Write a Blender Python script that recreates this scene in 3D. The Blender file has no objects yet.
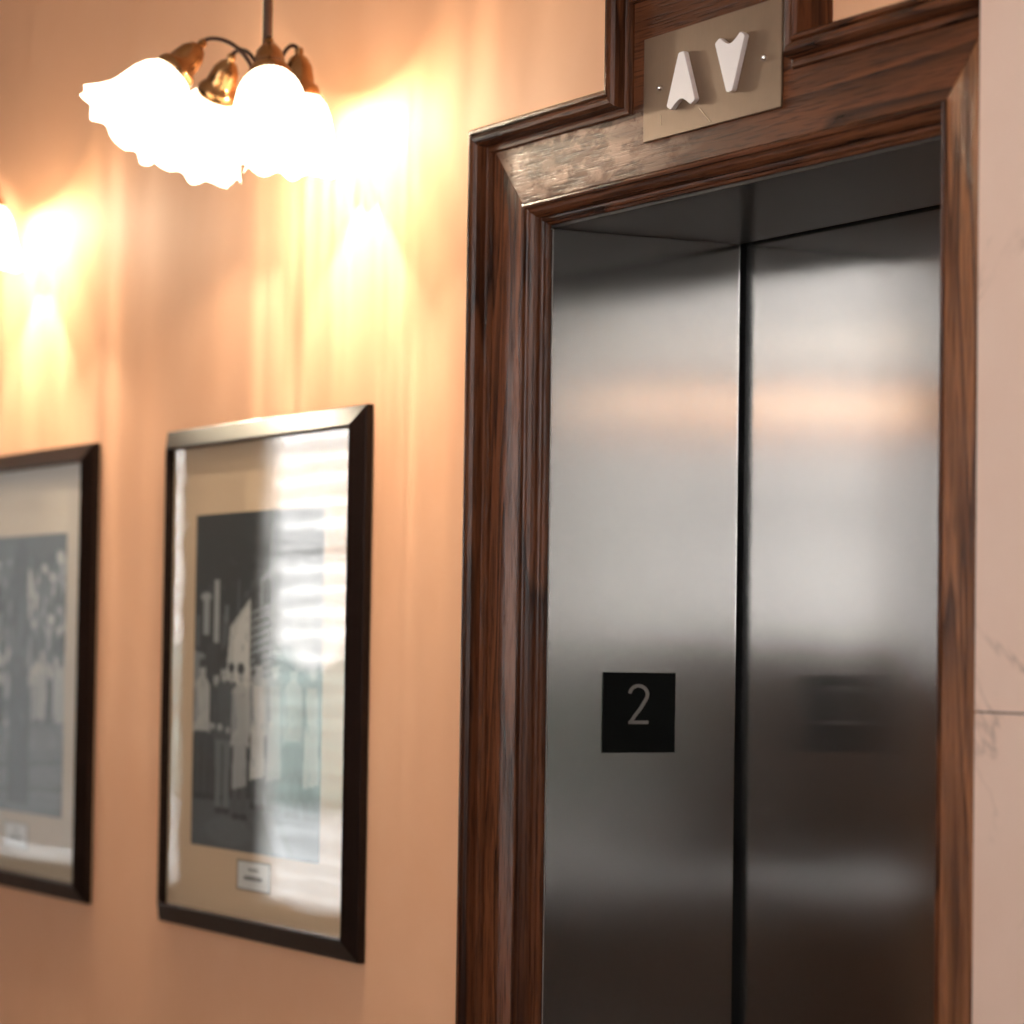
import bpy, bmesh, math, random
from mathutils import Matrix, Vector
random.seed(7)
S = bpy.context.scene
COL = S.collection

# ------------------------------------------------------------------ camera
cam_d = bpy.data.cameras.new('camera'); cam = bpy.data.objects.new('camera', cam_d); COL.objects.link(cam); S.camera = cam
RW = Matrix(((0.4678503, 0.03119002, 0.8832572), (0.88369227, -0.03266193, -0.46692737), (0.01428541, 0.99897967, -0.04284327)))
M4 = RW.to_4x4(); M4.translation = Vector((3.52310643, -1.91525438, 1.6)); cam.matrix_world = M4
cam_d.sensor_fit = 'HORIZONTAL'; cam_d.sensor_width = 36.0; cam_d.lens = 36.0 * 3200 / 1024
cam_d.clip_start = 0.05; cam_d.clip_end = 200
cam_d.dof.use_dof = True; cam_d.dof.focus_distance = 3.78; cam_d.dof.aperture_fstop = 4.2; cam_d.dof.aperture_blades = 0

# ------------------------------------------------------------------ daylight and exposure
W = bpy.data.worlds.new('sky'); S.world = W; W.use_nodes = True
nt = W.node_tree; nt.nodes.clear()
wo = nt.nodes.new('ShaderNodeOutputWorld'); bg = nt.nodes.new('ShaderNodeBackground')
tc = nt.nodes.new('ShaderNodeTexCoord'); sx = nt.nodes.new('ShaderNodeSeparateXYZ'); rp = nt.nodes.new('ShaderNodeValToRGB')
nt.links.new(tc.outputs['Generated'], sx.inputs[0]); nt.links.new(sx.outputs['Z'], rp.inputs[0])
rp.color_ramp.elements[0].position = 0.0; rp.color_ramp.elements[0].color = (1, .985, .96, 1)
rp.color_ramp.elements[1].position = 0.5; rp.color_ramp.elements[1].color = (.93, .96, 1, 1)
nt.links.new(rp.outputs[0], bg.inputs[0]); bg.inputs[1].default_value = 10.5
nt.links.new(bg.outputs[0], wo.inputs[0])
S.view_settings.view_transform = 'Standard'; S.view_settings.look = 'None'
S.view_settings.exposure = 0.08; S.view_settings.gamma = 1.0; S.view_settings.use_curve_mapping = False
S.cycles.max_bounces = 10; S.cycles.diffuse_bounces = 4; S.cycles.glossy_bounces = 6; S.cycles.transparent_max_bounces = 12
S.cycles.use_denoising = True
S.cycles.sample_clamp_indirect = 6.0
ROOM_X0, ROOM_X1, ROOM_Y0, ROOM_Z = -16.0, 4.6, -4.0, 3.5

def portal_right(y0, y1, z0, z1):
    d = bpy.data.lights.new('window_daylight', 'AREA'); d.shape = 'RECTANGLE'; d.size = z1 - z0; d.size_y = y1 - y0
    d.cycles.is_portal = True
    o = bpy.data.objects.new('window_daylight', d); COL.objects.link(o)
    o.location = (ROOM_X1 + .14, (y0 + y1) / 2, (z0 + z1) / 2); o.rotation_euler = (0, math.radians(90), 0)   # -Z looks to -X
def portal(x0, x1, z0, z1, strength=None):
    d = bpy.data.lights.new('window_daylight', 'AREA'); d.shape = 'RECTANGLE'; d.size = x1 - x0; d.size_y = z1 - z0
    d.cycles.is_portal = True
    o = bpy.data.objects.new('window_daylight', d); COL.objects.link(o)
    o.location = ((x0 + x1) / 2, ROOM_Y0 - .10, (z0 + z1) / 2)
    o.rotation_euler = (math.radians(90), 0, 0)   # -Z looks to +Y
    return o
def room_lamp(name, loc, power, col, size):
    d = bpy.data.lights.new(name, 'AREA'); d.shape = 'RECTANGLE'; d.size = size[0]; d.size_y = size[1]
    d.energy = power; d.color = col
    o = bpy.data.objects.new(name, d); COL.objects.link(o); o.location = loc
    return o

# ------------------------------------------------------------------ node helpers
def mat(name):
    m = bpy.data.materials.new(name); m.use_nodes = True
    nt = m.node_tree; b = nt.nodes['Principled BSDF']
    return m, nt, b
def N(nt, t, **kw):
    n = nt.nodes.new(t)
    for k, v in kw.items():
        if isinstance(k, str) and hasattr(n, k): setattr(n, k, v)
    return n
def objcoord(nt, scale=(1, 1, 1), loc=(0, 0, 0), rot=(0, 0, 0)):
    t = nt.nodes.new('ShaderNodeTexCoord'); m = nt.nodes.new('ShaderNodeMapping')
    m.inputs['Scale'].default_value = scale; m.inputs['Location'].default_value = loc; m.inputs['Rotation'].default_value = rot
    nt.links.new(t.outputs['Object'], m.inputs[0]); return m.outputs[0]
def noise(nt, vec, scale, detail=4, rough=.5, dist=0.0):
    n = nt.nodes.new('ShaderNodeTexNoise'); n.inputs['Scale'].default_value = scale; n.inputs['Detail'].default_value = detail
    n.inputs['Roughness'].default_value = rough; n.inputs['Distortion'].default_value = dist
    nt.links.new(vec, n.inputs['Vector']); return n.outputs['Fac']
def ramp(nt, fac, stops):
    r = nt.nodes.new('ShaderNodeValToRGB')
    while len(r.color_ramp.elements) > 1: r.color_ramp.elements.remove(r.color_ramp.elements[-1])
    for i, (p, c) in enumerate(stops):
        e = r.color_ramp.elements[0] if i == 0 else r.color_ramp.elements.new(p)
        e.position = p; e.color = (c, c, c, 1) if isinstance(c, (int, float)) else (*c, 1)
    nt.links.new(fac, r.inputs[0]); return r.outputs[0]
def mix(nt, fac, a, b, mode='MIX'):
    m = nt.nodes.new('ShaderNodeMix'); m.data_type = 'RGBA'; m.blend_type = mode
    for s, v in ((m.inputs[0], fac), (m.inputs[6], a), (m.inputs[7], b)):
        if isinstance(v, bpy.types.NodeSocket): nt.links.new(v, s)
        elif isinstance(v, (int, float)): s.default_value = v
        else: s.default_value = (*v, 1)
    return m.outputs[2]
def math_(nt, op, a, b=None, clamp=False):
    m = nt.nodes.new('ShaderNodeMath'); m.operation = op; m.use_clamp = clamp
    for s, v in ((m.inputs[0], a), (m.inputs[1], b)):
        if v is None: continue
        if isinstance(v, bpy.types.NodeSocket): nt.links.new(v, s)
        else: s.default_value = v
    return m.outputs[0]
def bump(nt, b, h, strength=.3, dist=.001):
    n = nt.nodes.new('ShaderNodeBump'); n.inputs['Strength'].default_value = strength; n.inputs['Distance'].default_value = dist
    nt.links.new(h, n.inputs['Height']); nt.links.new(n.outputs[0], b.inputs['Normal'])

# ------------------------------------------------------------------ materials
def wood(name, axis, seed=0, bright=1.0, worn_sheen=None, wave=1.0, gloss=.26, hue=1.0):
    """dark stained oak; axis is the grain direction, 'X' or 'Z'"""
    m, nt, b = mat(name)
    k = .085
    sc = (k, 1, 1) if axis == 'X' else (1, 1, k)
    v = objcoord(nt, sc, (seed * .37, seed * .21, seed * .53))
    big = noise(nt, v, 13, 2, .45, .5)                       # cathedral figure
    rings = math_(nt, 'FRACT', math_(nt, 'MULTIPLY', big, 7.0 * wave))
    rings = ramp(nt, rings, [(0, .0), (.22, .35), (.7, 1), (.9, .9), (1, .0)])
    fine = noise(nt, objcoord(nt, (.03, 1, 1) if axis == 'X' else (1, 1, .03), (seed, 0, seed)), 170, 4, .65)
    pore = ramp(nt, noise(nt, objcoord(nt, (.045, 1, 1) if axis == 'X' else (1, 1, .045), (seed, 3, seed)), 330, 2, .6), [(.36, 0), (.5, 1)])
    dk = tuple(c * bright for c in (.020, .0065, .0035)); md = tuple(c * bright for c in (.135, .044, .018)); lt = tuple(c * bright for c in (.165, .058, .024))
    md = (md[0], md[1] * hue, md[2] * hue); lt = (lt[0], lt[1] * hue, lt[2] * hue)
    c = mix(nt, rings, dk, md)
    c = mix(nt, ramp(nt, fine, [(.40, 0), (.74, .4)]), c, lt)
    c = mix(nt, math_(nt, 'MULTIPLY', math_(nt, 'SUBTRACT', 1.0, pore), .55), c, dk)
    if worn_sheen:  # the lamp's reflection on worn, glossy oak, painted into the base colour
        (cx, cz, rx, rz, amt) = worn_sheen
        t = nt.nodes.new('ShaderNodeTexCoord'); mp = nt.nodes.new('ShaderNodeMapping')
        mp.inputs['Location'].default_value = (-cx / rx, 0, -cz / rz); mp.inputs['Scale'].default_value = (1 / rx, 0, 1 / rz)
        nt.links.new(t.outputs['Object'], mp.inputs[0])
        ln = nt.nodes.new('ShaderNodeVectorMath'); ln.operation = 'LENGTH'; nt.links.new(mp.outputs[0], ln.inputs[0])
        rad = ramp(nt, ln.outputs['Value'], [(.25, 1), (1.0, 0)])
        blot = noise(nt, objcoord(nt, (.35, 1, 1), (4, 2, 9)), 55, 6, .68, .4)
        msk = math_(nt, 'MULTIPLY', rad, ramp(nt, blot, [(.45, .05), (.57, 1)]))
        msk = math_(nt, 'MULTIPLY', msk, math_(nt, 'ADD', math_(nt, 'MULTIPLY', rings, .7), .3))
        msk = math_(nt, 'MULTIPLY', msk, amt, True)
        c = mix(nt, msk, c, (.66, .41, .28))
    nt.links.new(c, b.inputs['Base Color'])
    b.inputs['Roughness'].default_value = gloss; b.inputs['Specular IOR Level'].default_value = .22
    h = math_(nt, 'ADD', math_(nt, 'MULTIPLY', fine, .5), math_(nt, 'MULTIPLY', pore, .6))
    bump(nt, b, h, .45, .0007)
    return m
WZ = wood('dark_oak_upright', 'Z', 1)
WZ2 = wood('dark_oak_stile', 'Z', 5, 1.4, wave=1.5)
WZR = wood('dark_oak_right_stile_lit', 'Z', 17, 2.2, wave=1.5, hue=1.18)  # same oak made lighter and golden: the light on this stile is in the colour
WX = wood('dark_oak_level', 'X', 2)
WXB = wood('dark_oak_header_board', 'X', 3, 1.15, worn_sheen=(.07, 2.205, .36, .085, .9))
WXP = wood('dark_oak_panel', 'X', 8, 1.0, wave=.7)

def plaster():
    m, nt, b = mat('peach_plaster')
    v = objcoord(nt)
    n1 = noise(nt, v, 1.6, 5, .6, .5); n2 = noise(nt, v, 9, 4, .6)
    c = mix(nt, ramp(nt, n1, [(.3, 0), (.7, 1)]), (.75, .375, .205), (.82, .445, .26))
    c = mix(nt, math_(nt, 'MULTIPLY', n2, .25), c, (.86, .52, .33))
    nt.links.new(c, b.inputs['Base Color']); b.inputs['Roughness'].default_value = .6
    b.inputs['Specular IOR Level'].default_value = .08
    bump(nt, b, math_(nt, 'ADD', noise(nt, v, 300, 3, .6), math_(nt, 'MULTIPLY', n2, 2.0)), .18, .001)
    return m
PL = plaster()

def marble():
    m, nt, b = mat('pink_marble')
    v = objcoord(nt, (1, 1, 1), (1.3, 0, .4))
    wv = noise(nt, v, 2.2, 8, .55, 1.4)
    vein = ramp(nt, math_(nt, 'ABSOLUTE', math_(nt, 'SUBTRACT', wv, .5)), [(0, .6), (.005, .3), (.018, 0)])
    vm = ramp(nt, noise(nt, v, 5, 3), [(.46, 0), (.60, 1)])
    cl = noise(nt, v, 7, 5, .6)
    c = mix(nt, cl, (.76, .52, .41), (.84, .625, .515))
    c = mix(nt, math_(nt, 'MULTIPLY', vein, vm), c, (.30, .19, .145))
    nt.links.new(c, b.inputs['Base Color']); b.inputs['Roughness'].default_value = .3
    b.inputs['Specular IOR Level'].default_value = .35
    return m
MB = marble()

def steel(name, base=(.50, .49, .475), rough=.24, axis='Z', aniso=.6, wav=.6, tan=(1, 0, 0)):
    m, nt, b = mat(name)
    v = objcoord(nt, (1, 1, .012) if axis == 'Z' else (.012, .012, 1))
    f = noise(nt, v, 900, 2, .6)
    c = mix(nt, f, tuple(x * .9 for x in base), base)
    nt.links.new(c, b.inputs['Base Color'])
    b.inputs['Metallic'].default_value = 1; b.inputs['Roughness'].default_value = rough
    b.inputs['Anisotropic'].default_value = aniso
    tg = nt.nodes.new('ShaderNodeCombineXYZ')
    for q in range(3): tg.inputs[q].default_value = tan[q]
    nt.links.new(tg.outputs[0], b.inputs['Tangent'])
    w = noise(nt, objcoord(nt, (1.2, 1.2, 2.2)), 1.6, 2, .4)
    bump(nt, b, w, wav, .006)
    return m
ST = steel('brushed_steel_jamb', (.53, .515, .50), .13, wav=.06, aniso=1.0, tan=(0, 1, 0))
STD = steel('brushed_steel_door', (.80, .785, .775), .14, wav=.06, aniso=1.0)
STE = steel('steel_edge', (.75, .73, .70), .35)
def simple(name, c, r=.5, metal=0, spec=.5, emis=None, es=0, coat=0):
    m, nt, b = mat(name); b.inputs['Base Color'].default_value = (*c, 1); b.inputs['Roughness'].default_value = r
    b.inputs['Metallic'].default_value = metal; b.inputs['Specular IOR Level'].default_value = spec
    if emis: b.inputs['Emission Color'].default_value = (*emis, 1); b.inputs['Emission Strength'].default_value = es
    b.inputs['Coat Weight'].default_value = coat
    n = noise(nt, objcoord(nt), 60, 3); cc = mix(nt, math_(nt, 'MULTIPLY', n, .3), c, tuple(min(1, x * 1.15) for x in c))
    nt.links.new(cc, b.inputs['Base Color'])
    return m
BLK = simple('black_void', (.004, .004, .004), .7, spec=.1)
BPL = simple('black_plate', (.003, .0035, .003), .6, spec=.1)
NUM = simple('number_metal', (.20, .18, .16), .5)
FRM = simple('black_frame_lacquer', (.012, .006, .0045), .25, spec=.26)
FLR = simple('floor_stone', (.20, .15, .12), .35)
CEI = simple('ceiling_paint', (.75, .68, .60), .8)
WHT = simple('white_arrow_plastic', (.85, .77, .75), .45)
SCR = simple('screw_chrome', (.8, .78, .76), .18, 1)
CWALL = simple('tan_wall', (.30, .235, .18), .7)
FWALL = simple('brown_wall', (.20, .15, .115), .7)
DWALL = simple('dark_panelled_wall', (.10, .06, .04), .6)
WFR = simple('white_window_paint', (.62, .60, .56), .5)
LBLW = simple('label_white', (.72, .68, .66), .6); LBLB = simple('label_border', (.16, .11, .08), .6)
INK = simple('label_ink', (.10, .08, .08), .6)
GRN = simple('hedge_green', (.05, .12, .07), .8); ASP = simple('pavement', (.72, .72, .70), .8)
STO = simple('pale_facade', (.55, .52, .48), .8)

def plate_brass():
    m, nt, b = mat('satin_bronze_plate')
    v = objcoord(nt, (1, 1, .05))
    f = noise(nt, v, 500, 3, .6); cl = noise(nt, objcoord(nt), 30, 5, .65)
    c = mix(nt, cl, (.19, .118, .074), (.265, .17, .11)); c = mix(nt, math_(nt, 'MULTIPLY', f, .4), c, (.30, .20, .135))
    nt.links.new(c, b.inputs['Base Color']); b.inputs['Metallic'].default_value = .6; b.inputs['Roughness'].default_value = .45; b.inputs['Specular IOR Level'].default_value = .25
    bump(nt, b, noise(nt, objcoord(nt), 6, 2), .3, .004)
    return m
BRZ = plate_brass()
SCRT = simple('scratch', (.85, .70, .48), .4)
def brass():
    m, nt, b = mat('aged_brass')
    cl = noise(nt, objcoord(nt), 45, 4)
    c = mix(nt, cl, (.30, .15, .06), (.58, .33, .15)); nt.links.new(c, b.inputs['Base Color'])
    b.inputs['Metallic'].default_value = 1; b.inputs['Roughness'].default_value = .25
    return m
BRS = brass()
DBR = simple('dark_bronze', (.06, .035, .03), .35, .8)

LAMP_SHADE_E = 9.0
def glass_shade():
    m, nt, b = mat('frosted_fluted_glass'); nt.nodes.remove(b)
    out = nt.nodes['Material Output']
    em = nt.nodes.new('ShaderNodeEmission'); em.inputs[0].default_value = (1.0, .84, .60, 1); em.inputs[1].default_value = LAMP_SHADE_E
    tr = nt.nodes.new('ShaderNodeBsdfTransparent')
    # the flutes are thick and thin glass round the bell: they pass more and less of the bulb's light
    t = nt.nodes.new('ShaderNodeTexCoord'); s = nt.nodes.new('ShaderNodeSeparateXYZ'); nt.links.new(t.outputs['Object'], s.inputs[0])
    ang = math_(nt, 'ARCTAN2', s.outputs['Y'], s.outputs['X'])
    cx = nt.nodes.new('ShaderNodeCombineXYZ'); nt.links.new(math_(nt, 'COSINE', ang), cx.inputs[0]); nt.links.new(math_(nt, 'SINE', ang), cx.inputs[1])
    nt.links.new(math_(nt, 'MULTIPLY', s.outputs['Z'], .8), cx.inputs[2])
    st = ramp(nt, noise(nt, cx.outputs[0], 17.0, 4, .7), [(.43, .02), (.57, 1)])
    nt.links.new(mix(nt, st, (.12, .10, .07), (1, .97, .9)), tr.inputs[0])
    gl = nt.nodes.new('ShaderNodeBsdfTranslucent'); gl.inputs[0].default_value = (.9, .8, .6, 1)
    m1 = nt.nodes.new('ShaderNodeMixShader'); m1.inputs[0].default_value = .5
    nt.links.new(tr.outputs[0], m1.inputs[1]); nt.links.new(em.outputs[0], m1.inputs[2])
    nt.links.new(m1.outputs[0], out.inputs[0])
    return m
SHD = glass_shade()
def glazing():
    m, nt, b = mat('picture_glazing'); nt.nodes.remove(b); out = nt.nodes['Material Output']
    tr = nt.nodes.new('ShaderNodeBsdfTransparent'); tr.inputs[0].default_value = (.97, .98, .97, 1)
    g = nt.nodes.new('ShaderNodeBsdfGlossy'); g.inputs['Roughness'].default_value = 0.004
    fr = nt.nodes.new('ShaderNodeFresnel'); fr.inputs[0].default_value = 1.52
    f2 = math_(nt, 'MULTIPLY', fr.outputs[0], .95, True)
    bp = nt.nodes.new('ShaderNodeBump'); bp.inputs['Strength'].default_value = .05; bp.inputs['Distance'].default_value = .002
    nt.links.new(noise(nt, objcoord(nt, (1, 1, 3)), 7, 2), bp.inputs['Height']); nt.links.new(bp.outputs[0], g.inputs['Normal'])
    ms = nt.nodes.new('ShaderNodeMixShader'); ge = nt.nodes.new('ShaderNodeNewGeometry'); nt.links.new(math_(nt, 'MULTIPLY', f2, math_(nt, 'SUBTRACT', 1.0, ge.outputs['Backfacing'])), ms.inputs[0]); nt.links.new(tr.outputs[0], ms.inputs[1]); nt.links.new(g.outputs[0], ms.inputs[2])
    nt.links.new(ms.outputs[0], out.inputs[0]); return m
GLZ = glazing()
def paint_attr(name):
    m, nt, b = mat(name); a = nt.nodes.new('ShaderNodeVertexColor'); a.layer_name = 'print'
    nt.links.new(a.outputs[0], b.inputs['Base Color']); b.inputs['Roughness'].default_value = .6; return m
PRT = paint_attr('photo_print')
def matboard(name, c):
    m, nt, b = mat(name); n = noise(nt, objcoord(nt), 400, 3)
    nt.links.new(mix(nt, n, c, tuple(x * 1.12 for x in c)), b.inputs['Base Color']); b.inputs['Roughness'].default_value = .85; return m
MAT1 = matboard('tan_mat_board', (.66, .45, .30)); MAT2 = matboard('cream_mat_board', (.56, .44, .34))
def roller(tv):
    m, nt, b = mat('white_roller_fabric'); nt.nodes.remove(b); out = nt.nodes['Material Output']
    t = nt.nodes.new('ShaderNodeBsdfTranslucent'); t.inputs[0].default_value = (tv, tv, tv, 1)
    d = nt.nodes.new('ShaderNodeBsdfDiffuse'); d.inputs[0].default_value = (.7, .7, .68, 1)
    ms = nt.nodes.new('ShaderNodeMixShader'); ms.inputs[0].default_value = .4
    nt.links.new(t.outputs[0], ms.inputs[1]); nt.links.new(d.outputs[0], ms.inputs[2]); nt.links.new(ms.outputs[0], out.inputs[0]); return m
ROL = roller(.40); ROL2 = roller(.16)

# ------------------------------------------------------------------ object helpers
def loc_of(p):
    l = Vector((0, 0, 0))
    while p: l += Vector(p.location); p = p.parent
    return l
def ob(name, bm, m, parent=None, smooth=False, bev=0, label=None, seg=2):
    """vertices are given in world coordinates; the object is re-based on its parent"""
    if parent:
        off = loc_of(parent)
        # keep texture coordinates stable: place the part at the inverse of the parent's location
    bmesh.ops.recalc_face_normals(bm, faces=bm.faces)
    me = bpy.data.meshes.new(name); bm.to_mesh(me); bm.free()
    me.materials.append(m)
    if smooth:
        for p in me.polygons: p.use_smooth = True
    o = bpy.data.objects.new(name, me); COL.objects.link(o)
    if parent: o.parent = parent; o.location = -off
    if bev:
        b = o.modifiers.new('bevel', 'BEVEL'); b.width = bev; b.segments = seg; b.limit_method = 'ANGLE'
    if label: o['label'] = label
    return o
def thing(name, label, cat, loc=(0, 0, 0), group=None):
    o = bpy.data.objects.new(name, None); o.empty_display_size = .05; COL.objects.link(o); o.location = loc
    o['label'] = label; o['category'] = cat
    if group: o['group'] = group
    return o
def tag(o, label, cat, group=None):
    o['label'] = label; o['category'] = cat
    if group: o['group'] = group
    return o
def box(bm, x0, x1, y0, y1, z0, z1):
    vs = [bm.verts.new(c) for c in ((x0, y0, z0), (x1, y0, z0), (x1, y1, z0), (x0, y1, z0), (x0, y0, z1), (x1, y0, z1), (x1, y1, z1), (x0, y1, z1))]
    for f in ((0, 3, 2, 1), (4, 5, 6, 7), (0, 1, 5, 4), (1, 2, 6, 5), (2, 3, 7, 6), (3, 0, 4, 7)): bm.faces.new([vs[i] for i in f])
    return bm
def B(*a):
    return box(bmesh.new(), *a)
def prism_xz(pts, y0, y1):
    bm = bmesh.new()
    a = [bm.verts.new((x, y0, z)) for x, z in pts]; b = [bm.verts.new((x, y1, z)) for x, z in pts]
    bm.faces.new(a); bm.faces.new(b[::-1])
    n = len(pts)
    for i in range(n): bm.faces.new((a[i], a[(i + 1) % n], b[(i + 1) % n], b[i]))
    return bm
def tube(bm, pts, rad, n=12, caps=True):
    rings = []
    prev = None
    for i, p in enumerate(pts):
        p = Vector(p)
        d = (Vector(pts[min(i + 1, len(pts) - 1)]) - Vector(pts[max(i - 1, 0)])).normalized()
        ref = prev if prev else (Vector((1, 0, 0)) if abs(d.x) < .9 else Vector((0, 1, 0)))
        u = (ref - d * ref.dot(d)).normalized(); prev = u; v = d.cross(u)
        r = rad[i] if isinstance(rad, (list, tuple)) else rad
        rings.append([bm.verts.new(p + (u * math.cos(t) + v * math.sin(t)) * r) for t in [2 * math.pi * k / n for k in range(n)]])
    for a, b in zip(rings, rings[1:]):
        for k in range(n): bm.faces.new((a[k], a[(k + 1) % n], b[(k + 1) % n], b[k]))
    if caps: bm.faces.new(rings[0]); bm.faces.new(rings[-1][::-1])
    return bm
def lathe(bm, prof, mtx, n=32, ruffle=None, caps=False):
    """prof: (r, z) pairs; ruffle(i, ang) -> (dr, dz)"""
    rings = []
    for i, (r, z) in enumerate(prof):
        ring = []
        for k in range(n):
            a = 2 * math.pi * k / n
            dr, dz = ruffle(i, a) if ruffle else (0, 0)
            ring.append(bm.verts.new(mtx @ Vector(((r + dr) * math.cos(a), (r + dr) * math.sin(a), z + dz))))
        rings.append(ring)
    for a, b in zip(rings, rings[1:]):
        for k in range(n): bm.faces.new((a[k], a[(k + 1) % n], b[(k + 1) % n], b[k]))
    if caps: bm.faces.new(rings[0]); bm.faces.new(rings[-1][::-1])
    return bm

def sweep(path, prof, i, ydir=-1):
    """segment i of a mitred moulding following path (x, z), profile (t inward to the right of travel, height off wall)"""
    P = [Vector((x, z)) for x, z in path]
    def nrm(a, b):
        d = (b - a).normalized(); return Vector((d.y, -d.x))
    def miter(j):
        if j == 0: return nrm(P[0], P[1])
        if j == len(P) - 1: return nrm(P[-2], P[-1])
        n1, n2 = nrm(P[j - 1], P[j]), nrm(P[j], P[j + 1])
        return (n1 + n2) / (1 + n1.dot(n2))
    bm = bmesh.new(); R = []
    for j in (i, i + 1):
        mt = miter(j)
        R.append([bm.verts.new((P[j].x + mt.x * t, -h, P[j].y + mt.y * t)) for t, h in prof])
    n = len(prof)
    for k in range(n): bm.faces.new((R[0][k], R[0][(k + 1) % n], R[1][(k + 1) % n], R[1][k]))
    bm.faces.new(R[0]); bm.faces.new(R[1][::-1])
    return bm

# ------------------------------------------------------------------ the setting
def struct(name, bm, m, label=None):
    o = ob(name, bm, m); o['kind'] = 'structure'
    if label: o['label'] = label
    return o
OX0, OX1, OZ = 0.0, .836, 2.130          # lift opening
# back wall with the lift opening, one sheet of solid masonry pieces joined in one mesh
struct('wall_back_left', B(ROOM_X0, -.0185, 0, .27, 0, ROOM_Z), PL, 'peach plaster wall left of the elevator')
struct('wall_back_above', B(-.0185, OX1 + .0185, 0, .27, OZ + .019, ROOM_Z), PL, 'peach plaster wall above the elevator')
struct('wall_back_right', B(OX1 + .0185, ROOM_X1, 0, .27, 0, ROOM_Z), PL)
struct('floor', B(ROOM_X0 - .2, ROOM_X1 + .2, ROOM_Y0 - .2, .45, -.1, 0), FLR)
struct('ceiling', B(ROOM_X0 - .2, ROOM_X1 + .2, ROOM_Y0 - .2, .45, ROOM_Z, ROOM_Z + .1), CEI)
struct('wall_left', B(ROOM_X0 - .2, ROOM_X0, ROOM_Y0, 0, 0, ROOM_Z), CWALL)
RW_ = (-3.97, -1.9, .865, 2.98)      # window behind the photographer
bm = bmesh.new(); x0, x1 = ROOM_X1, ROOM_X1 + .2
box(bm, x0, x1, ROOM_Y0, RW_[0], 0, ROOM_Z); box(bm, x0, x1, RW_[1], 0, 0, ROOM_Z); box(bm, x0, x1, RW_[0], RW_[1], 0, RW_[2]); box(bm, x0, x1, RW_[0], RW_[1], RW_[3], ROOM_Z)
struct('wall_far_right', bm, DWALL)
portal_right(*RW_)
bm = bmesh.new(); a, b_, c, d = RW_; f = .05
box(bm, x0 + .04, x0 + .1, a, a + f, c, d); box(bm, x0 + .04, x0 + .1, b_ - f, b_, c, d); box(bm, x0 + .04, x0 + .1, a + f, b_ - f, d - f, d)
w = struct('window_9', bm, WFR)
ob('roller_blind', B(x0 + .025, x0 + .03, a, b_, 1.62, d), ROL, w)
ob('window_mask', B(x0 + .03, x0 + .1, -3.25, b_, .865, .905), simple('window_mask_brown', (.05, .03, .02), .5), w)  # added dark board out of view, leaves a gap for the low mirrored streak
ob('head_mask', B(x0 + .0, x0 + .02, a, b_, 2.84, d), simple('head_mask_brown', (.05, .03, .02), .6), w)  # added dark board out of view, darkens the top of the steel's reflection
ob('window_mask', B(x0 + .03, x0 + .1, a, b_, .905, 1.62), simple('window_mask_brown', (.05, .03, .02), .5), w)  # added dark board out of view, keeps the lower steel reflection dark
ob('transom', B(x0 + .0, x0 + .02, a, b_, 2.23, 2.43), simple('peach_transom', (.45, .24, .14), .6), w)
for zz, ya, yb, rr, cc, es in ((2.345, -3.90, -2.4, .036, (1, .58, .30), 4.6), (2.585, -3.90, -3.15, .020, (1, .84, .64), 6.0)):  # made-up glowing tubes out of view, added for the bands mirrored in the steel
    t = thing('reflection_tube', ('long warm glow tube added out of view for the peach band across the elevator steel' if zz < 2.4 else 'short pale glow tube added out of view for the bright strip high on the elevator door'), 'reflection light', (x0, (ya + yb) / 2, zz))
    ob('tube', tube(bmesh.new(), [(x0 - .07, ya, zz), (x0 - .07, yb, zz)], rr, 16), simple('tube_glow', (1, .9, .8), .5, emis=cc, es=es), t)
    for yy in (ya, yb): ob('end_bracket', B(x0 - .10, x0, yy - .012, yy + .012, zz - rr - .006, zz + rr + .006), BRS, t)

# marble cladding to the right of the casing, slabs with dark joints
bm = bmesh.new(); box(bm, .973, 2.6, -.054, 0, 1.5465, 3.3)
box(bm, .973, 2.6, -.054, 0, .02, 1.5445)
o = struct('wall_right', bm, MB, 'pale pink veined marble cladding right of the lift')
struct('trim_1', B(.976, 2.6, -.0525, -.001, 1.5445, 1.5465), simple('joint_grout', (.09, .05, .04), .9), 'thin dark joint between marble slabs')

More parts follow.
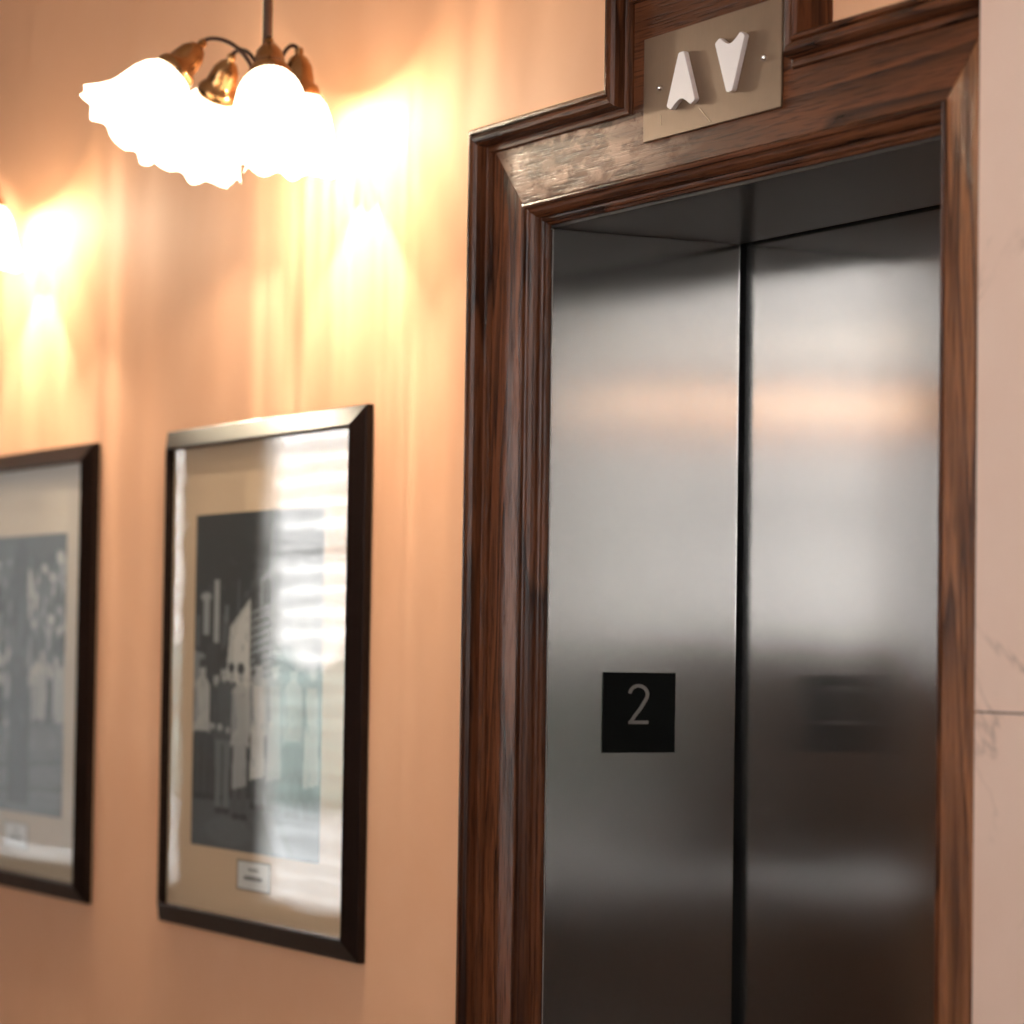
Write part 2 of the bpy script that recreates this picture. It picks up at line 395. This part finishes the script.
# opposite wall and its windows (seen in the steel and in the picture glass)
WINS = [(-13.9, -11.05, .42, 3.1), (-10.06, -8.3, .42, 3.1), (-7.4, -4.4, 1.5, 2.9), (.1, 1.9, 1.6, 3.1), (2.4, 4.5, 1.6, 3.1)]
allw = sorted(WINS)
bm = bmesh.new(); x = ROOM_X0
for (a, b_, c, d) in allw:
    box(bm, x, a, ROOM_Y0 - .07, ROOM_Y0, 0, ROOM_Z); box(bm, a, b_, ROOM_Y0 - .07, ROOM_Y0, 0, c); box(bm, a, b_, ROOM_Y0 - .07, ROOM_Y0, d, ROOM_Z); x = b_
box(bm, x, ROOM_X1, ROOM_Y0 - .07, ROOM_Y0, 0, ROOM_Z)
struct('wall_front', bm, FWALL)
for i, (a, b_, c, d) in enumerate(allw):
    bm = bmesh.new(); y0, y1 = ROOM_Y0 - .06, ROOM_Y0 + .004; f = .03
    box(bm, a, a + f, y0, y1, c, d); box(bm, b_ - f, b_, y0, y1, c, d); box(bm, a + f, b_ - f, y0, y1, c, c + f); box(bm, a + f, b_ - f, y0, y1, d - f, d)
    w = struct('window_%d' % (i + 1), bm, WFR); shut = a < -11; blind = -8 < a < -7
    if True:
        if blind:
            ob('roller_blind', B(a + f, b_ - f, y1 + .006, y1 + .010, c, d), ROL, w)
            ob('transom', B(a + f, b_ - f, y1 + .012, y1 + .03, 2.32, 2.50), simple('peach_transom', (.75, .42, .25), .6), w)
            portal(a, b_, c, d); continue
        if not shut:
            ob('transom', B(a + f, b_ - f, y0, y1, 2.03, 2.05), WFR, w)
        sl = bmesh.new(); n = 26
        for k in range(n):
            z = c + f + .03 + (d - c - 2 * f) * (k + .5) / n * .97
            y = y1 + .03; hh, dy = (.050, .010) if shut else (.010, .022)
            vs = [sl.verts.new(v) for v in ((a + f, y - dy, z - hh), (b_ - f, y - dy, z - hh), (b_ - f, y + dy, z + hh), (a + f, y + dy, z + hh))]; sl.faces.new(vs)
        ob('blind_slats', sl, ROL2 if shut else simple('blind_white', (.8, .8, .78), .6), w)
    portal(a, b_, c, d)
# ledge below the shaded window catching the daylight
# ground and a hedge outdoors so that the windows are not plain white
struct('floor_pavement', B(-70, 20, -30, ROOM_Y0 - .2, -.15, -.1), ASP)

bm = bmesh.new(); rr_ = random.Random(5)
for k in range(70):
    cx_, cz_ = -42 + k * .42, .6 + rr_.uniform(-.15, .15)
    bmesh.ops.create_icosphere(bm, subdivisions=2, radius=1, matrix=Matrix.Translation((cx_, -12.5 + rr_.uniform(-.2, .2), cz_)) @ Matrix.Diagonal((.5, .45, rr_.uniform(.8, 1.0), 1)))
for v in bm.verts: v.co += Vector((rr_.uniform(-.06, .06), rr_.uniform(-.06, .06), rr_.uniform(-.06, .06)))
o = tag(ob('clipped_hedge', bm, simple('grey_green_leaves', (.40, .47, .43), .8)), 'grey green hedge outdoors, mirrored in the picture glass', 'hedge')
o['kind'] = 'stuff'

# ------------------------------------------------------------------ lift: steel frame, soffit, doors
lf = thing('elevator_frame', 'brushed stainless steel elevator door frame set inside the dark oak casing', 'elevator frame', (OX0, 0, 0))
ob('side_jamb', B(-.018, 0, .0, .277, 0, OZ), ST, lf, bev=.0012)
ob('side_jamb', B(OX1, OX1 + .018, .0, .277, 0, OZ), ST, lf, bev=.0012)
ob('gap_shade_strip', B(-.018, -.002, .2772, .288, 0, OZ + .018), BLK, lf, label='black strip standing for the shade in the gap beside the door')  # black block in the gap: its shade is put into the colour
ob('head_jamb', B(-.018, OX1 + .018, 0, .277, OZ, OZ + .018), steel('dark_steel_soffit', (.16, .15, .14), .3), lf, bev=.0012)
ob('front_edge', B(-.0042, -.0002, .0001, .0008, 0, OZ), STE, lf, label='bright narrow steel edge')
ed = thing('elevator_door', 'closed brushed stainless steel elevator door at the back of the recess', 'elevator door', (.4, .30, 0))
ob('door_panel', B(-.01, OX1 + .016, .288, .318, .01, OZ + .1), STD, ed)
bm = B(-.60, OX1 + .6, .40, .41, 0, OZ + .5); box(bm, -.61, -.60, .271, .40, 0, OZ + .5); box(bm, OX1 + .6, OX1 + .61, .271, .40, 0, OZ + .5); box(bm, -.6, OX1 + .6, .271, .40, OZ + .5, OZ + .51)
struct('wall_shaft', bm, BLK)

# floor number plate on the left jamb
np_ = thing('floor_number_plate', 'square black plate reading 2 on the left steel jamb', 'floor number plate', (.001, .133, 1.47))
ob('plate', B(.0003, .0025, .0805, .186, 1.471, 1.5727), BPL, np_, bev=.0004)
def digit2():
    # stroke centre line of a narrow 2 in (u, v), u to the right, v up, 0..1
    pts = []
    for k in range(0, 15):
        a = math.radians(172 - k * 14.5); pts.append((.5 + .45 * math.cos(a), .74 + .22 * math.sin(a)))
    pts += [(.62, .40), (.30, .19), (.12, .045)]
    return pts
def stroke(pts, w, close=False):
    bm = bmesh.new(); L = []; Rr = []
    P = [Vector(p) for p in pts]
    for i, p in enumerate(P):
        d = (P[min(i + 1, len(P) - 1)] - P[max(i - 1, 0)]).normalized(); n = Vector((-d.y, d.x)) * w / 2
        L.append(p + n); Rr.append(p - n)
    return L, Rr
def jamb_stroke(bm, pts, w):
    L, Rr = stroke(pts, w)
    for x in (.0040,):
        l = [bm.verts.new((x, p[0], p[1])) for p in L]; r = [bm.verts.new((x, p[0], p[1])) for p in Rr]
        l2 = [bm.verts.new((.0022, p[0], p[1])) for p in L]; r2 = [bm.verts.new((.0022, p[0], p[1])) for p in Rr]
        for i in range(len(L) - 1):
            bm.faces.new((l[i], l[i + 1], r[i + 1], r[i])); bm.faces.new((l[i], l2[i], l2[i + 1], l[i + 1])); bm.faces.new((r[i], r[i + 1], r2[i + 1], r2[i]))
        bm.faces.new((l[0], r[0], r2[0], l2[0])); bm.faces.new((l[-1], l2[-1], r2[-1], r[-1]))
bm = bmesh.new(); u0, v0, du, dv = .1165, 1.5075, .029, .0505
jamb_stroke(bm, [(u0 + p[0] * du, v0 + p[1] * dv) for p in digit2()], .0043)
jamb_stroke(bm, [(u0 + .0006, v0 + .0022), (u0 + du, v0 + .0022)], .0043)
ob('numeral', bm, NUM, np_, label='pale metal numeral 2')

# ------------------------------------------------------------------ oak casing
cs = thing('oak_door_casing', 'dark stained oak casing with raised header box around the elevator opening', 'door casing', (-.139, 0, 0))
TOPZ = 2.270
path = [(-.143, 0), (-.143, TOPZ), (.212, TOPZ), (.212, 2.402), (.630, 2.402), (.630, TOPZ), (.973, TOPZ)]
bead = [(0, 0), (0, .046), (.0035, .0505), (.007, .0505), (.0085, .0475), (.0105, .0500), (.0145, .0525), (.0190, .0510), (.0225, .0470), (.0240, .0420), (.0246, .0345), (.0275, .0330), (.0315, .0325), (.0330, .0290), (.0330, .020), (.0330, 0)]
for i in range(6):
    ob('outer_moulding', sweep(path, bead, i), WZ if i % 2 == 0 and i in (0, 2, 4) and i != 2 else (WZ if i == 2 else WX), cs, smooth=False)
FH = .027; IX0, IX1, IZ = -.0325, .8790, 2.1625
ob('left_stile', prism_xz([(-.112, 0), (IX0, 0), (IX0, IZ), (-.112, IZ + .0795)], -FH, -.001), WZ2, cs, bev=.0008)
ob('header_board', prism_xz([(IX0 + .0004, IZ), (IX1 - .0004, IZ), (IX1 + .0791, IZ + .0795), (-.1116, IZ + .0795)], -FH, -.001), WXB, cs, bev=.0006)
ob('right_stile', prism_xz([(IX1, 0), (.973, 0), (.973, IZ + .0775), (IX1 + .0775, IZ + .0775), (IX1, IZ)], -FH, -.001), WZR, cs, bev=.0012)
ob('header_panel', B(.235, .603, -FH + .0004, -.001, IZ + .0777, 2.38), WXP, cs)
inner = [(0, 0), (0, .0262), (.0015, .0285), (.0045, .0295), (.0075, .0280), (.0085, .0245), (.0105, .0230), (.0140, .0215), (.0180, .0180), (.0210, .0135), (.0220, .0105), (.0250, .0100), (.0275, .0085), (.0285, .0060), (.0315, .0045), (.0325, .0030), (.0325, 0)]
path2 = [(IX0, 0), (IX0, IZ), (IX1, IZ), (IX1, 0)]
for i in range(3):
    ob('inner_moulding', sweep(path2, [(t_ * .87, h_) for t_, h_ in inner], i), WX if i == 1 else WZ, cs)

# ------------------------------------------------------------------ direction indicator
di = thing('direction_indicator', 'satin bronze plate with white up and down arrows above the elevator', 'direction indicator', (.435, -.03, 2.19))
y0 = -FH - .0035
ob('plate', B(.2745, .5745, y0, -FH - .0002, 2.1985, 2.3215), BRZ, di, bev=.0011)
def rounded(pts, r, n=5):
    out = []
    m = len(pts)
    for i, p in enumerate(pts):
        p = Vector(p); a = (Vector(pts[i - 1]) - p); b = (Vector(pts[(i + 1) % m]) - p)
        rr = min(r, a.length * .45, b.length * .45); a = p + a.normalized() * rr; b = p + b.normalized() * rr
        for k in range(n + 1):
            t = k / n; out.append(tuple((1 - t) ** 2 * a + 2 * t * (1 - t) * p + t * t * b))
    return out
def arrow(cx, cz, s, name, lab):
    # narrow arrowhead, apex up for s=1; the tail is hollowed
    h, w, tp = .0615, .064, .012
    pts = [(-tp / 2, h / 2), (tp / 2, h / 2), (w / 2, -h / 2 + .002), (w / 2 - .010, -h / 2 - .003)]
    for k in range(1, 6):
        t = k / 6; pts.append(((w / 2 - .012) * (1 - 2 * t), -h / 2 - .002 + .009 * math.sin(math.pi * t)))
    pts += [(-w / 2 + .010, -h / 2 - .003), (-w / 2, -h / 2 + .002)]
    pts = rounded(pts, .0028, 3)
    pts = [(cx + x, cz + z * s) for x, z in pts]
    if s < 0: pts = pts[::-1]
    ob(name, prism_xz(pts, y0 - .0065, y0 - .0001), WHT, di, bev=.0018, label=lab, seg=3)
arrow(.371, 2.2605, 1, 'up_arrow', 'white arrow pointing up'); arrow(.477, 2.2600, -1, 'down_arrow', 'white arrow pointing down')
for sx_ in (.3135, .5405):
    bm = bmesh.new(); lathe(bm, [(.0001, .0040), (.0020, .0036), (.0036, .0020), (.0042, 0)], Matrix.Translation((sx_, y0, 2.2580)) @ Matrix.Rotation(math.radians(90), 4, 'X'), 16)
    ob('screw', bm, SCR, di, smooth=True)
for (a, b_) in (((.402, 2.222), (.427, 2.203)), ((.315, 2.226), (.316, 2.214))):
    ob('scratch', tube(bmesh.new(), [(a[0], y0 - .0001, a[1]), (b_[0], y0 - .0001, b_[1])], .00035, 5), SCRT, di, label='pale scratch in the plate')

# ------------------------------------------------------------------ framed photographs
class Cv:
    """a little raster: grey values painted into a colour attribute of a flat print"""
    def __init__(s, w, h, v): s.w, s.h = w, h; s.d = [[v] * w for _ in range(h)]
    def put(s, x, y, v, a=1.0):
        if 0 <= x < s.w and 0 <= y < s.h: s.d[y][x] = s.d[y][x] * (1 - a) + v * a
    def ell(s, cx, cy, rx, ry, v, a=1.0, ang=0):
        ca, sa = math.cos(ang), math.sin(ang); R = max(rx, ry) + 1
        for y in range(int(cy - R), int(cy + R) + 1):
            for x in range(int(cx - R), int(cx + R) + 1):
                u = ((x - cx) * ca + (y - cy) * sa) / rx; w = (-(x - cx) * sa + (y - cy) * ca) / ry
                d = u * u + w * w
                if d < 1: s.put(x, y, v, a * min(1, (1 - d) * 2.5))
    def poly(s, pts, v, a=1.0):
        ys = [p[1] for p in pts]
        for y in range(max(0, int(min(ys))), min(s.h, int(max(ys)) + 1)):
            xs = []
            for i in range(len(pts)):
                (x1, y1), (x2, y2) = pts[i - 1], pts[i]
                if (y1 <= y + .5) != (y2 <= y + .5): xs.append(x1 + (y + .5 - y1) * (x2 - x1) / (y2 - y1))
            xs.sort()
            for k in range(0, len(xs) - 1, 2):
                for x in range(int(xs[k]), int(xs[k + 1]) + 1): s.put(x, y, v, a)
def print_mesh(cv, x0, x1, z0, z1, y, parent, tint=(.98, .90, .84)):
    bm = bmesh.new(); vs = [[bm.verts.new((x0 + (x1 - x0) * i / (cv.w - 1), y, z1 - (z1 - z0) * j / (cv.h - 1))) for i in range(cv.w)] for j in range(cv.h)]
    for j in range(cv.h - 1):
        for i in range(cv.w - 1): bm.faces.new((vs[j][i], vs[j + 1][i], vs[j + 1][i + 1], vs[j][i + 1]))
    o = ob('photo_print', bm, PRT, parent)
    ca = o.data.color_attributes.new('print', 'FLOAT_COLOR', 'POINT')
    flat = []
    for j in range(cv.h):
        for i in range(cv.w):
            g = max(0, cv.d[j][i]) ; g2 = g * (1 + .10 * (random.random() - .5))
            t = min(1, g * 2)
            flat += [g2 * (tint[0] * t + .82 * (1 - t)), g2 * (tint[1] * t + .92 * (1 - t)), g2 * (tint[2] * t + 1.05 * (1 - t)), 1]
    ca.data.foreach_set('color', flat)
    return o
def picture(x0, x1, z0, z1, op, prt, cv, matm, label, lab=None):
    """x0.. outer frame; op opening (x0,x1,z0,z1); prt print area"""
    t = thing('framed_photograph', label, 'framed photograph', ((x0 + x1) / 2, 0, z0), 'black framed photographs on the peach wall')
    w = .031
    path = [(x0, z0), (x0, z1), (x1, z1), (x1, z0), (x0, z0)]
    prof = [(0, .001), (0, .0108), (.0015, .0118), (.0275, .0252), (.0295, .0255), (w, .0245), (w, .004)]
    # closed loop of four mitred rails
    P = [Vector(p) for p in path[:4]]
    names = ['left_rail', 'top_rail', 'right_rail', 'bottom_rail']
    cxm, czm = (x0 + x1) / 2, (z0 + z1) / 2
    for i in range(4):
        bm = bmesh.new(); R = []
        for j in (i, (i + 1) % 4):
            sx1 = 1 if P[j].x < cxm else -1; sz1 = 1 if P[j].y < czm else -1
            R.append([bm.verts.new((P[j].x + sx1 * tt, -h, P[j].y + sz1 * tt)) for tt, h in prof])
        n = len(prof)
        for k in range(n): bm.faces.new((R[0][k], R[0][(k + 1) % n], R[1][(k + 1) % n], R[1][k]))
        bm.faces.new(R[0]); bm.faces.new(R[1][::-1])
        ob('frame_rail', bm, FRM, t)
    ob('backing_board', B(x0 + .01, x1 - .01, -.008, -.0005, z0 + .01, z1 - .01), BLK, t)
    ob('mat_board', B(x0 + .025, x1 - .025, -.0105, -.008, z0 + .025, z1 - .025), matm, t)
    print_mesh(cv, *prt, -.0109, t)
    if lab:
        a, b_, c, d = lab
        l = ob('caption_label', B(a, b_, -.0112, -.0105, c, d), LBLB, t, label='small white caption card with dark border')
        ob('card', B(a + .005, b_ - .005, -.0114, -.0111, c + .0025, d - .0025), LBLW, l)
        bm = bmesh.new(); cc = (a + b_) / 2
        for (hw, zz, s_) in ((.018, .7, .0016), (.034, .42, .0030)):
            zc = c + (d - c) * zz
            # short dashes that read as a blurred line of type
            x = cc - hw
            while x < cc + hw:
                lw = random.uniform(.002, .006); box(bm, x, min(x + lw, cc + hw), -.0116, -.0113, zc - s_, zc + s_); x += lw + .0012
        ob('caption_text', bm, INK, l)
    ob('glass', B(x0 + .0315, x1 - .0315, -.0158, -.0153, z0 + .0315, z1 - .0315), GLZ, t, label='clear glass reflecting the bright windows')
    return t

# picture 1: shop workers lined up in a dark shed with a lit side wall
c1 = Cv(160, 170, .020)
for k in range(9): c1.poly([(60 + k * 4, 44 - k * 3), (160, 4 + k * 4), (160, 6 + k * 4), (60 + k * 4, 47 - k * 3)], .08 if k % 2 else .03, .7)
c1.poly([(84, 34), (112, 24), (112, 27), (84, 37)], .24, .9); c1.poly([(84, 34), (87, 34), (87, 48), (84, 50)], .2, .9); c1.poly([(84, 50), (112, 42), (112, 45), (84, 53)], .2, .9)
c1.poly([(44, 78), (48, 58), (72, 44), (74, 110), (44, 110)], .50); c1.poly([(52, 60), (70, 48), (70, 100), (52, 100)], .66, .8)
for k in range(14): c1.poly([(74, 50 + k * 4), (112, 44 + k * 4), (112, 46 + k * 4), (74, 52 + k * 4)], .26, .9)
c1.poly([(112, 44), (160, 30), (160, 130), (112, 130)], .12, .8); c1.poly([(124, 52), (146, 46), (146, 76), (124, 80)], .34, .7)
c1.poly([(38, 52), (44, 50), (44, 66), (36, 70)], .10, .8); c1.poly([(56, 36), (58, 34), (58, 50), (56, 51)], .10, .7)
for (a, b_, c_, d, v) in ((12, 20, 44, 62, .34), (26, 33, 34, 66, .40), (3, 7, 52, 68, .12), (40, 45, 47, 56, .16)): c1.poly([(a, c_), (b_, c_), (b_ - 1, d), (a + 1, d)], v, .9)
c1.ell(15, 42, 8, 2.4, .36); c1.poly([(0, 70), (14, 72), (16, 88), (0, 90)], .26, .9)
c1.poly([(19, 66), (32, 66), (34, 118), (18, 118)], .035, .9)
c1.poly([(0, 146), (160, 140), (160, 170), (0, 170)], .085)
c1.ell(48, 160, 34, 8, .13, .6)
c1.poly([(78, 132), (86, 130), (122, 170), (108, 170)], .20, .6); c1.poly([(88, 130), (91, 130), (132, 170), (128, 170)], .04, .6)
def worker(x, top, h, shirt, leg, apron=None, w=1.75):
    s_ = h / 60; q = s_ * w
    c1.poly([(x - 4.6 * q, top + 11 * s_), (x - 2 * q, top + 8.5 * s_), (x + 2 * q, top + 8.5 * s_), (x + 4.6 * q, top + 11 * s_), (x + 5 * q, top + 33 * s_), (x - 5 * q, top + 33 * s_)], shirt, .95)
    c1.poly([(x - 4.4 * q, top + 32 * s_), (x - .4 * q, top + 32 * s_), (x - 1 * q, top + 59 * s_), (x - 3.6 * q, top + 59 * s_)], leg, .95)
    c1.poly([(x + .4 * q, top + 32 * s_), (x + 4.4 * q, top + 32 * s_), (x + 3.6 * q, top + 59 * s_), (x + 1 * q, top + 59 * s_)], leg, .95)
    if apron: c1.poly([(x - 2.6 * q, top + 12 * s_), (x + 2.6 * q, top + 12 * s_), (x + 4 * q, top + 48 * s_), (x - 4 * q, top + 50 * s_)], apron, .9)
    c1.poly([(x - 5 * q, top + 12 * s_), (x - 3.8 * q, top + 12 * s_), (x - 2 * q, top + 27 * s_), (x - 4 * q, top + 28 * s_)], shirt * .6, .8)
    c1.ell(x, top + 5 * s_, 2.1 * q, 4.4 * s_, .46); c1.ell(x - .3 * q, top + 1.8 * s_, 2.4 * q, 2.6 * s_, .03); c1.ell(x, top + 6 * s_, 1.2 * q, .8 * s_, .2, .6)
    c1.ell(x - 2 * q, top + 27 * s_, 1.8 * q, 1.6 * s_, .45, .9); c1.ell(x + 2.6 * q, top + 28 * s_, 1.4 * q, 1.5 * s_, .4, .9)
    c1.ell(x - 2 * q, top + 60 * s_, 2.6 * q, 1.6 * s_, .015); c1.ell(x + 2.4 * q, top + 60 * s_, 2.6 * q, 1.6 * s_, .015)
for (x, tp, h, sh, lg, ap) in ((30, 78, 66, .05, .04, None), (50, 76, 64, .07, .05, None), (104, 72, 74, .2, .05, .4), (126, 74, 74, .4, .06, None), (148, 72, 76, .15, .05, .5), (12, 74, 70, .46, .05, None), (40, 74, 76, .08, .16, None), (62, 76, 76, .44, .07, .40), (84, 72, 74, .40, .04, .58)): worker(x, tp, h, sh, lg, ap)
for k in range(160): c1.ell(random.uniform(0, 160), random.uniform(0, 170), random.uniform(.6, 2.5), random.uniform(.6, 3), random.choice((.02, .05, .18)), .22)
# picture 2: crowd in a street below a signboard
c2 = Cv(110, 120, .07)
rnd = random.Random(3)
for k in range(420):
    x, y = rnd.uniform(0, 110), rnd.uniform(8, 88); c2.ell(x, y, rnd.uniform(1.2, 5), rnd.uniform(2, 8), rnd.choice((.02, .03, .08, .35, .6)), .8, rnd.uniform(-.5, .5))
c2.poly([(0, 0), (110, 0), (110, 8), (0, 12)], .06, .9)
for k in range(26):
    x = rnd.uniform(0, 110); y = rnd.uniform(50, 64); c2.ell(x, y, 2.4, 3, .5); c2.poly([(x - 3, y + 3), (x + 3, y + 3), (x + 3, y + 22), (x - 3, y + 22)], rnd.choice((.03, .08, .4)), .9)
c2.poly([(0, 84), (110, 80), (110, 120), (0, 120)], .13, .85)
for k in range(18): c2.poly([(0, 90 + k * 1.9), (110, 82 + k * 2.3), (110, 83 + k * 2.3), (0, 91 + k * 1.9)], rnd.choice((.05, .22, .3)), .5)
c2.poly([(48, 10), (64, 10), (70, 116), (44, 116)], .02, .85); c2.ell(56, 14, 9, 14, .02)
ZB, ZT = 1.161, 1.940
picture(-1.2635, -.517, ZB, ZT, None, (-1.135, -.652, 1.290, 1.802), c1, MAT1, 'black framed photograph of workers on a tan mat, nearer the elevator', (-.950, -.824, 1.2335, 1.2785))
picture(-2.346, -1.596, ZB, ZT, None, (-2.200, -1.722, 1.298, 1.790), c2, MAT2, 'black framed photograph of a crowd on a cream mat, cut by the left edge', (-2.02, -1.894, 1.2335, 1.2785))

# ------------------------------------------------------------------ chandeliers
BULB = 16.0
def chandelier(x, y, label):
    HZ = 2.362
    t = thing('chandelier', label, 'hanging lamp', (x, y, HZ), 'brass hanging lamps with frilled glass shades')
    bm = bmesh.new(); tube(bm, [(x, y, HZ), (x, y, ROOM_Z - .04)], .0068, 16); ob('rod', bm, DBR, t, smooth=True)
    bm = bmesh.new(); lathe(bm, [(.001, ROOM_Z), (.062, ROOM_Z - .001), (.058, ROOM_Z - .02), (.02, ROOM_Z - .045), (.008, ROOM_Z - .05)], Matrix.Translation((x, y, 0)), 32); ob('canopy', bm, BRS, t, smooth=True)
    bm = bmesh.new(); lathe(bm, [(.007, .040), (.011, .036), (.014, .028), (.010, .020), (.016, .010), (.019, -.004), (.016, -.014), (.008, -.020), (.0005, -.022)], Matrix.Translation((x, y, HZ)), 24); ob('hub', bm, BRS, t, smooth=True)
    CT = 2.428                                                    # height of the tops of the shade holders
    for k, (az, r, tilt) in enumerate(((-97, .096, 42), (-20, .050, 28), (88, .048, 0), (190, .094, 36))):
        a = math.radians(az); d = Vector((math.cos(a), math.sin(a), 0)); U = Vector((0, 0, 1)); O = Vector((x, y, 0))
        ctl = [O + U * (HZ + .0) + d * .012, O + U * (HZ + .085) + d * .016, O + U * (CT + .022) + d * (r * .95), O + U * CT + d * r]
        pts = []
        for i in range(21):
            u = i / 20; p = ctl[0] * (1 - u) ** 3 + ctl[1] * 3 * u * (1 - u) ** 2 + ctl[2] * 3 * u * u * (1 - u) + ctl[3] * u ** 3; pts.append(p)
        cap = pts[-1]
        bm = bmesh.new(); tube(bm, pts, .0030, 10); arm = ob('arm', bm, DBR, t, smooth=True)
        tl = math.radians(tilt)
        ax = (Vector((0, 0, -1)) * math.cos(tl) + d * math.sin(tl)).normalized()    # shade axis, pointing down and outwards
        zq = ax.to_track_quat('Z', 'Y').to_matrix().to_4x4()
        q = .89
        mt = Matrix.Translation(cap) @ zq
        bm = bmesh.new(); lathe(bm, [(rr * q, zz * q) for rr, zz in [(.0005, -.012), (.006, -.010), (.0075, -.004), (.006, .0), (.014, .006), (.021, .018), (.024, .034), (.0255, .046), (.031, .050), (.0335, .056), (.0335, .066), (.031, .068)]], mt, 28)
        ob('shade_holder', bm, BRS, t, smooth=True)
        prof = [(rr * q, zz * q) for rr, zz in [(.029, .058), (.033, .066), (.044, .080), (.0510, .098), (.0545, .116), (.0570, .132), (.0610, .146), (.0690, .160), (.0770, .172), (.0830, .182)]]
        n = 120
        def ruf(i, an, k=k):
            e = max(0, (i - 4) / 5); f = .0009 * math.cos(30 * an)
            return (f + e * e * .0028 * math.cos(9 * an + k), e * e * .0042 * math.cos(9 * an + 1.2 + k) + e * e * .0018 * math.cos(14 * an + k))
        bm = bmesh.new(); lathe(bm, prof, Matrix.Identity(4), n, ruf)
        bmesh.ops.recalc_face_normals(bm, faces=bm.faces)
        me = bpy.data.meshes.new('glass_shade'); bm.to_mesh(me); bm.free(); me.materials.append(SHD)
        for p in me.polygons: p.use_smooth = True
        so = bpy.data.objects.new('glass_shade', me); COL.objects.link(so); so.parent = t
        so.matrix_local = Matrix.Translation(-Vector(t.location)) @ mt
        so['label'] = 'glowing white frilled glass shade'
        ld = bpy.data.lights.new('bulb_light', 'POINT'); ld.energy = BULB; ld.color = (1, .89, .72); ld.shadow_soft_size = .009
        ld.use_nodes = True; ln = ld.node_tree; em = ln.nodes['Emission']      # the ribbed glass beams more and less light round the axis
        lt_ = ln.nodes.new('ShaderNodeTexCoord'); sp = ln.nodes.new('ShaderNodeSeparateXYZ'); ln.links.new(lt_.outputs['Normal'], sp.inputs[0])
        an_ = math_(ln, 'ARCTAN2', sp.outputs['Y'], sp.outputs['X']); cb = ln.nodes.new('ShaderNodeCombineXYZ')
        ln.links.new(math_(ln, 'ADD', an_, k * 2.1), cb.inputs[0])
        ln.links.new(ramp(ln, noise(ln, cb.outputs[0], 7.0, 3, .6), [(.38, .45), (.62, 1.5)]), em.inputs['Strength'])
        lo = bpy.data.objects.new('bulb_light', ld); COL.objects.link(lo); lo.location = cap + ax * .060
    return t
chandelier(-.557, -.155, 'brass hanging lamp with glowing frilled shades above the workers photograph')
chandelier(-1.905, -.155, 'brass hanging lamp mostly outside the picture at the left edge')
